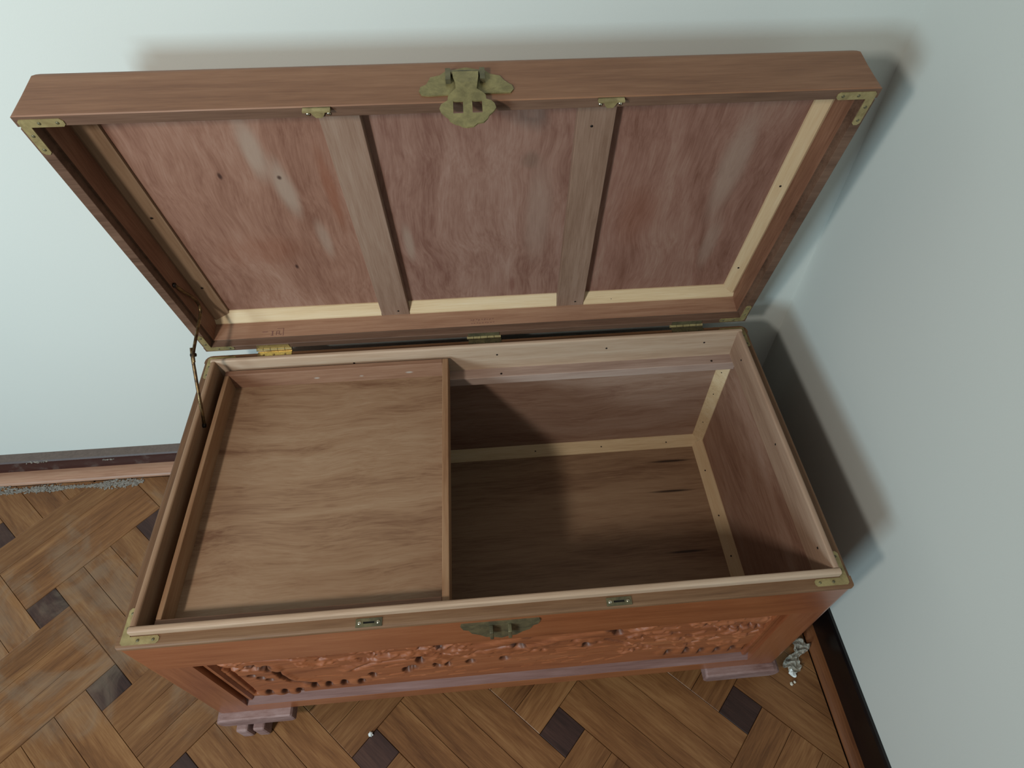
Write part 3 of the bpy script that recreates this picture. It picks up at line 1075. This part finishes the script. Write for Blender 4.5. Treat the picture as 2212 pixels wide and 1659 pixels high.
# battens in the corners and two wide braces
BH, BW = 0.0135, 0.024
sec = [(LW, PH), (LW, PH - BH), (LW + 0.003, PH - BH), (LW + BW, PH - 0.002), (LW + BW, PH)]
for a, b in ((LW, 0.3160), (0.3680, 0.6415), (0.6925, 1 - LW)):
    bm = bmesh.new()
    prism(bm, sec, a, b, lambda u, v, t: (t, -u, v))
    lidpart('batten', bm, M['pale'])
bm = bmesh.new()
prism(bm, [(LW, PH), (LW, PH - 0.009), (LW + 0.003, PH - 0.010), (LW + 0.029, PH - 0.004), (LW + 0.029, PH)], -(D - LW), -LW - 0.010, lambda u, v, t: (u, t, v))
lidpart('batten', bm, M['tan_y'])
bm = bmesh.new()
prism(bm, [(LW, PH), (LW, PH - 0.010), (LW + 0.003, PH - 0.011), (LW + 0.022, PH - 0.004), (LW + 0.022, PH)], -(D - LW), -LW - 0.010, lambda u, v, t: (1 - u, t, v))
lidpart('batten', bm, M['pale_y'])
bm = bmesh.new()
prism(bm, sec, LW, 1 - LW, lambda u, v, t: (t, -D + u, v))
lidpart('batten', bm, M['pale'])
for a, b in ((0.3165, 0.3675), (0.6420, 0.6920)):
    bm = bmesh.new()
    box(bm, a, b, -(D - LW), -LW, 0.0465, PH)
    bev(bm, 0.0008, 1)
    lidpart('brace', bm, M['brace'])
for x, d, z in ((0.048, .030, .0535), (0.159, .030, .0535), (0.286, .030, .0535), (0.527, .030, .0535), (0.401, .030, .0535), (0.619, .030, .0535),
                (0.730, .030, .0535), (0.745, .026, .0505), (0.837, .030, .0535), (0.348, .030, .0465), (0.676, .030, .0465), (0.662, .430, .0465)):
    screw(lid, (x, -d, z), 0.0020, M['iron'], 'z', 'nail', inverse=False)
for x, d in ((0.033, .47), (0.034, .29), (0.034, .12), (0.968, .10), (0.969, .30)):
    screw(lid, (x, -d, PH - 0.0078), 0.0019, M['iron'], 'z', 'nail', inverse=False)

# faint ink stamps on the hinge board
bm = bmesh.new()


def ink(bm, x0, x1, h0, h1):
    box(bm, x0, x1, -LW - 0.00015, -LW + 0.0001, h0, h1)


for r in ((0.102, 0.112, .0240, .0252), (0.118, 0.1225, .0246, .0256), (0.1195, 0.1215, .0165, .0246), (0.1175, 0.1225, .0158, .0168),
          (0.1275, 0.1330, .0245, .0256), (0.1268, 0.1282, .0165, .0248), (0.1318, 0.1332, .0170, .0248), (0.1270, 0.1330, .0205, .0214),
          (0.134, 0.1365, .0165, .0185), (0.128, 0.1400, .0298, .0306), (0.1390, 0.1402, .0150, .0306)):
    ink(bm, *r)
lidpart('ink_stamp', bm, M['ink'])
bm = bmesh.new()
for k, x in enumerate((0.479, 0.4835, 0.489, 0.4935, 0.499, 0.5045, 0.5085, 0.514, 0.519)):
    hh = 0.0250 + 0.0004 * (k % 3)
    ink(bm, x, x + 0.0028, hh, hh + 0.0012)
    ink(bm, x + 0.001, x + 0.0036, hh - 0.0075, hh - 0.0064)
    if k % 2:
        ink(bm, x, x + 0.0008, hh - 0.0022, hh + 0.0010)
lidpart('ink_stamp', bm, M['ink'])

# brackets on the lid rim
for cx, cd, sx, sd in ((0.0035, D - 0.0045, 1, 1), (0.9965, D - 0.0045, -1, 1), (0.0035, 0.0045, 1, -1), (0.9965, 0.0045, -1, -1)):
    bracket(lid, cx, -cd, sx, sd, -0.0010, 0.0012, False, sign=-1)
# hinge leaves on the lid
for x0, mat in ((0.0885, M['brass_bright']), (0.470, M['brass_dark']), (0.8535, M['brass_dark'])):
    bm = bmesh.new()
    box(bm, x0 + 0.003, x0 + 0.0605, -0.0125, 0.0012, -0.0010, 0.0002)
    lidpart('hinge_leaf', bm, mat)

# spring catches under the front rim
for x in (0.3315, 0.6700):
    hw = 0.0155
    bm = bmesh.new()
    y0, y1 = -(D - 0.0006), -(D - 0.0125)
    pts = [(-hw, 0.0), (hw, 0.0), (hw, 0.004), (0.0085, 0.0055), (0.006, 0.0105), (0.0035, 0.0135), (-0.0035, 0.0135), (-0.006, 0.0105), (-0.0085, 0.0055), (-hw, 0.004)]
    prism(bm, [(x + u, y0 + v) for u, v in pts], -0.0022, -0.0004, lambda u, v, a: (u, v, a))
    box(bm, x - hw, x + hw, y0, y0 + 0.0022, -0.0075, -0.0004)
    lidpart('catch', bm, M['bracket'])
    for dx in (-0.0118, 0.0118):
        screw(lid, (x + dx, y0 + 0.0092, -0.0006), 0.0026, M['steel'], 'z', 'screw', inverse=False, h=0.0016)

# clasp: scalloped plate on the front board, knuckle and hasp with two square holes
plate_pts = [(.4472, .0179), (.4491, .0253), (.4554, .0288), (.4579, .0344), (.4605, .0415), (.472, .0450), (.4786, .0520), (.4876, .0533), (.496, .0563),
             (.5025, .0577), (.509, .0560), (.5165, .0530), (.5249, .0518), (.531, .0447), (.5423, .0411), (.5462, .0335), (.5510, .0280), (.5555, .0240), (.5570, .0170), (.5531, .0112),
             (.4810, .0106), (.4590, .0098), (.4503, .0112)]
bm = bmesh.new()
prism(bm, plate_pts, -(D + 0.0016), -(D - 0.0006), lambda u, v, a: (u, a, v))
lidpart('clasp_plate', bm, M['brass'])
bm = bmesh.new()
tube(bm, [(.4835, -(D + .0046), .0440), (.5205, -(D + .0046), .0440)], 0.0030, 12)
for x in (.4815, .5215):
    box(bm, x - .0030, x + .0030, -(D + .0076), -(D + .0014), .0290, .0490)
lidpart('clasp_knuckle', bm, M['brass_dark'])

hasp_out = [(.4868, .0460), (.5170, .0460), (.5168, .0324), (.5154, .0219), (.5139, .0107), (.5208, .0048), (.5238, .0009), (.5241, -.0056), (.5295, -.0077), (.5330, -.0124),
            (.5347, -.0197), (.5316, -.0259), (.5264, -.0318), (.5243, -.0370), (.5197, -.0429), (.5130, -.0443), (.5086, -.0489), (.5010, -.0502), (.4960, -.0490), (.4919, -.0459),
            (.4877, -.0443), (.4819, -.0393), (.4808, -.0348), (.4772, -.0311), (.4725, -.0247), (.4708, -.0184), (.4727, -.0121), (.4802, -.0062), (.4810, .0011), (.4899, .0118), (.4896, .0222), (.4871, .0337)]
holes = [[(.4863, -.0078), (.4975, -.0078), (.4973, -.0274), (.4862, -.0274)], [(.5079, -.0078), (.5190, -.0078), (.5190, -.0272), (.5078, -.0272)]]


def sheet_with_holes(outline, hs, a0, a1, fn):
    bm = bmesh.new()
    edges = []
    for loop in [outline] + hs:
        vs = [bm.verts.new(fn(u, v, a0)) for u, v in loop]
        edges += [bm.edges.new((vs[i], vs[(i + 1) % len(vs)])) for i in range(len(vs))]
    r = bmesh.ops.triangle_fill(bm, edges=edges, use_beauty=True)
    fs = [f for f in bm.faces]
    ex = bmesh.ops.extrude_face_region(bm, geom=fs)
    dv = Vector(fn(0, 0, a1)) - Vector(fn(0, 0, a0))
    bmesh.ops.translate(bm, verts=[g for g in ex['geom'] if isinstance(g, bmesh.types.BMVert)], vec=dv)
    return bm


bm = sheet_with_holes(hasp_out, holes, -(D + .0066), -(D + .0050), lambda u, v, a: (u, a, v))
for v in bm.verts:                       # the neck bows up a little over the edge
    v.co.y -= 0.0025 * math.exp(-((v.co.z - 0.020) / 0.020) ** 2)
lidpart('hasp', bm, M['brass'])['label'] = 'brass hasp with two square holes'

# ------------------------------------------------------------------ folding stay at the left
stay = bpy.data.objects.new('lid_stay', None)
COL.objects.link(stay)
stay.parent = chest
stay.matrix_parent_inverse = INV[chest.name]


def staypart(name, bm, mat, smooth=True):
    return obj(name, bm, mat, stay, False, smooth)


bm = bmesh.new()
path = spline([(0.0195, 0.5030, 0.5400), (0.0225, 0.5120, 0.5180), (0.0245, 0.5270, 0.4850), (0.0250, 0.5230, 0.4640), (0.0250, 0.4950, 0.4560), (0.0245, 0.4700, 0.4500), (0.0245, 0.4430, 0.4430), (0.0245, 0.4330, 0.4340)], 8)
tube(bm, path, 0.0026, 8)
staypart('upper_arm', bm, M['stay'])
bm = bmesh.new()
tube(bm, [(0.0205, 0.4530, 0.4480), (0.0215, 0.4390, 0.4350), (0.0235, 0.4050, 0.3980), (0.0275, 0.3640, 0.3570)], [0.0022, 0.0027, 0.0027, 0.0027], 8)
staypart('lower_arm', bm, M['stay'])
bm = bmesh.new()
tube(bm, [(0.0190, 0.4440, 0.4400), (0.0275, 0.4440, 0.4400)], 0.0030, 12)
staypart('rivet', bm, M['iron'])
bm = bmesh.new()
tube(bm, [(0.0170, 0.5020, 0.5415), (0.0215, 0.5020, 0.5415)], 0.0038, 12)
staypart('pivot_screw', bm, M['iron'])
bm = bmesh.new()
tube(bm, [(0.0245, 0.3620, 0.3545), (0.0295, 0.3620, 0.3545)], 0.0040, 12)
staypart('pivot_screw', bm, M['iron'])

# ------------------------------------------------------------------ the lift-out tray
TX0, TX1, TY0, TY1 = 0.0380, 0.4340, 0.0280, D - RT - LT - 0.006
TZ0, TZ1, TT = LZ0 + 0.0002, 0.3550, 0.0105
tray = thing('storage_tray', ((TX0 + TX1) / 2, (TY0 + TY1) / 2, TZ0), 'shallow wooden lift-out tray in the left half of the open chest', 'tray')
board('tray_floor', M['tray_floor'], tray, (TX0 + 0.002, TX1 - 0.002, TY0 + 0.002, TY1 - 0.002, TZ0, TZ0 + 0.007), 0)
board('tray_wall', M['tray_wall'], tray, (TX0, TX1 - TT, TY0, TY0 + TT, TZ0, TZ1), 0.0012)
board('tray_wall', M['tray_wall'], tray, (TX0, TX1 - TT, TY1 - TT, TY1, TZ0, TZ1), 0.0012)
board('tray_wall', M['tray_wall_y'], tray, (TX0, TX0 + 0.0075, TY0 + TT, TY1 - TT, TZ0, TZ1), 0.0012)
board('tray_wall', M['tray_wall_y'], tray, (TX1 - TT, TX1, TY0, TY1, TZ0, TZ1), 0.0012)


# ------------------------------------------------------------------ dust and litter
def fluff(name, x0, x1, yc, wid, z, hgt, n, seed, mat):
    """Lint lying in a strip: many small ragged flakes joined in one mesh."""
    rs = random.Random(seed)
    tb = bmesh.new()
    bmesh.ops.create_icosphere(tb, subdivisions=1, radius=1.0)
    tv = [v.co.copy() for v in tb.verts]
    tf = [[v.index for v in f.verts] for f in tb.faces]
    tb.free()
    vs, fs = [], []
    for _ in range(n):
        x = rs.uniform(x0, x1)
        thick = 0.55 + 0.45 * math.sin(x * 31) * math.sin(x * 13 + 1)
        y = yc + rs.gauss(0, wid * 0.5 * max(0.25, thick))
        r = rs.uniform(0.0015, 0.0045) * (0.6 + 0.6 * max(0, thick))
        m = Matrix.Translation((x, y, z + r * 0.30 * hgt)) @ Matrix.Rotation(rs.uniform(0, 3.1), 4, 'Z') @ Matrix.Diagonal((r, r * rs.uniform(0.4, 0.8), r * 0.35 * hgt, 1))
        k = len(vs)
        vs += [m @ (c * rs.uniform(0.65, 1.2)) for c in tv]
        fs += [[i + k for i in f] for f in tf]
    me = bpy.data.meshes.new(name)
    me.from_pydata(vs, [], fs)
    me.materials.append(mat)
    o = bpy.data.objects.new(name, me)
    COL.objects.link(o)
    return o


tag(fluff('dust', -0.95, -0.315, YW - 0.067, 0.015, FZ, 0.8, 1900, 3, M['dust']), 'grey lint lying along the strip below the maroon baseboard', 'dust', kind='stuff')
tag(fluff('dust_fluff', -0.565, -0.520, YW - 0.0215, 0.006, -0.033, 1.6, 60, 9, M['dust']), 'grey ball of fluff hanging over the maroon baseboard edge', 'dust', kind='stuff')
tag(fluff('dust_fluff', -0.400, -0.375, YW - 0.0225, 0.004, -0.040, 1.2, 26, 12, M['dust']), 'small wisp of fluff on the maroon baseboard near the chest', 'dust', kind='stuff')


def crumple(name, cx, cy, rx, ry, h, seed, mat, rot=0.0, label='', cat='', sub=3):
    bm = bmesh.new()
    bmesh.ops.create_icosphere(bm, subdivisions=sub, radius=1.0)
    for v in bm.verts:
        p = v.co.copy()
        k = 1.0 + 0.55 * noise.noise(p * 1.7 + Vector((seed, 0, 0))) + 0.30 * noise.noise(p * 4.2 + Vector((0, seed, 0)))
        v.co = p * k
    for v in bm.verts:
        v.co = Vector((v.co.x * rx, v.co.y * ry, v.co.z * h))
    zm = min(v.co.z for v in bm.verts)
    bmesh.ops.rotate(bm, verts=bm.verts, cent=(0, 0, 0), matrix=Matrix.Rotation(rot, 3, 'Z'))
    bmesh.ops.translate(bm, verts=bm.verts, vec=(0, 0, -zm))
    o = obj(name, bm, mat)
    o.location = (cx, cy, FZ)
    return tag(o, label, cat)


def plastic_wrapper():
    """A strip of clear film folded up on itself."""
    rs = random.Random(21)
    NU, NV = 22, 9
    top = []
    for a in range(NU):
        for b in range(NV):
            u, v = a / (NU - 1), b / (NV - 1) - 0.5
            wd = 0.030 * (0.75 + 0.35 * math.sin(u * 9.0))
            along = (u - 0.5) * 0.070
            z = 0.006 + 0.0075 * abs(math.sin(u * 17 + v * 5)) + 0.005 * math.sin(v * 11 + u * 6) + rs.uniform(-0.0016, 0.0016)
            x = along * 0.66 - v * wd * 0.75 + rs.uniform(-0.0012, 0.0012)
            y = along * 0.75 + v * wd * 0.66 + rs.uniform(-0.0012, 0.0012)
            top.append((x, y, max(0.0004, z)))
    fs = [(a * NV + b, (a + 1) * NV + b, (a + 1) * NV + b + 1, a * NV + b + 1) for a in range(NU - 1) for b in range(NV - 1)]
    n = len(top)
    vs = top + [(x, y, z - 0.0003) for x, y, z in top]
    ff = list(fs) + [tuple(i + n for i in f[::-1]) for f in fs]
    rim = [a * NV for a in range(NU)] + [(NU - 1) * NV + b for b in range(1, NV)] + [a * NV + NV - 1 for a in range(NU - 2, -1, -1)] + [b for b in range(NV - 2, 0, -1)]
    for k in range(len(rim)):
        p, q = rim[k], rim[(k + 1) % len(rim)]
        ff.append((p, p + n, q + n, q))
    me = bpy.data.meshes.new('plastic_wrapper')
    me.from_pydata(vs, [], ff)
    me.materials.append(M['plastic'])
    o = bpy.data.objects.new('plastic_wrapper', me)
    COL.objects.link(o)
    o.location = (1.073, 0.026, FZ)
    return tag(o, 'crumpled clear plastic scrap on the floor beside the right foot', 'litter')


plastic_wrapper()
crumple('paper_scrap', 1.0565, -0.0035, 0.0062, 0.0075, 0.004, 8.1, M['paper'], 0.4, 'small white paper scrap in front of the crumpled plastic', 'litter', 2)
crumple('crumb', 1.0490, -0.0225, 0.0030, 0.0030, 0.002, 1.1, M['crumb'], 0, 'larger white crumb on the planks in front of the paper scrap', 'crumb', 2)
crumple('crumb', 1.0560, -0.0195, 0.0020, 0.0026, 0.002, 5.4, M['crumb'], 0, 'tiny white crumb next to the larger crumb near the right foot', 'crumb', 2)
crumple('crumb', 0.2525, -0.0400, 0.0042, 0.0042, 0.0036, 2.2, M['paper'], 0, 'round white crumb on the floor at the front, by a dark square', 'crumb', 2)
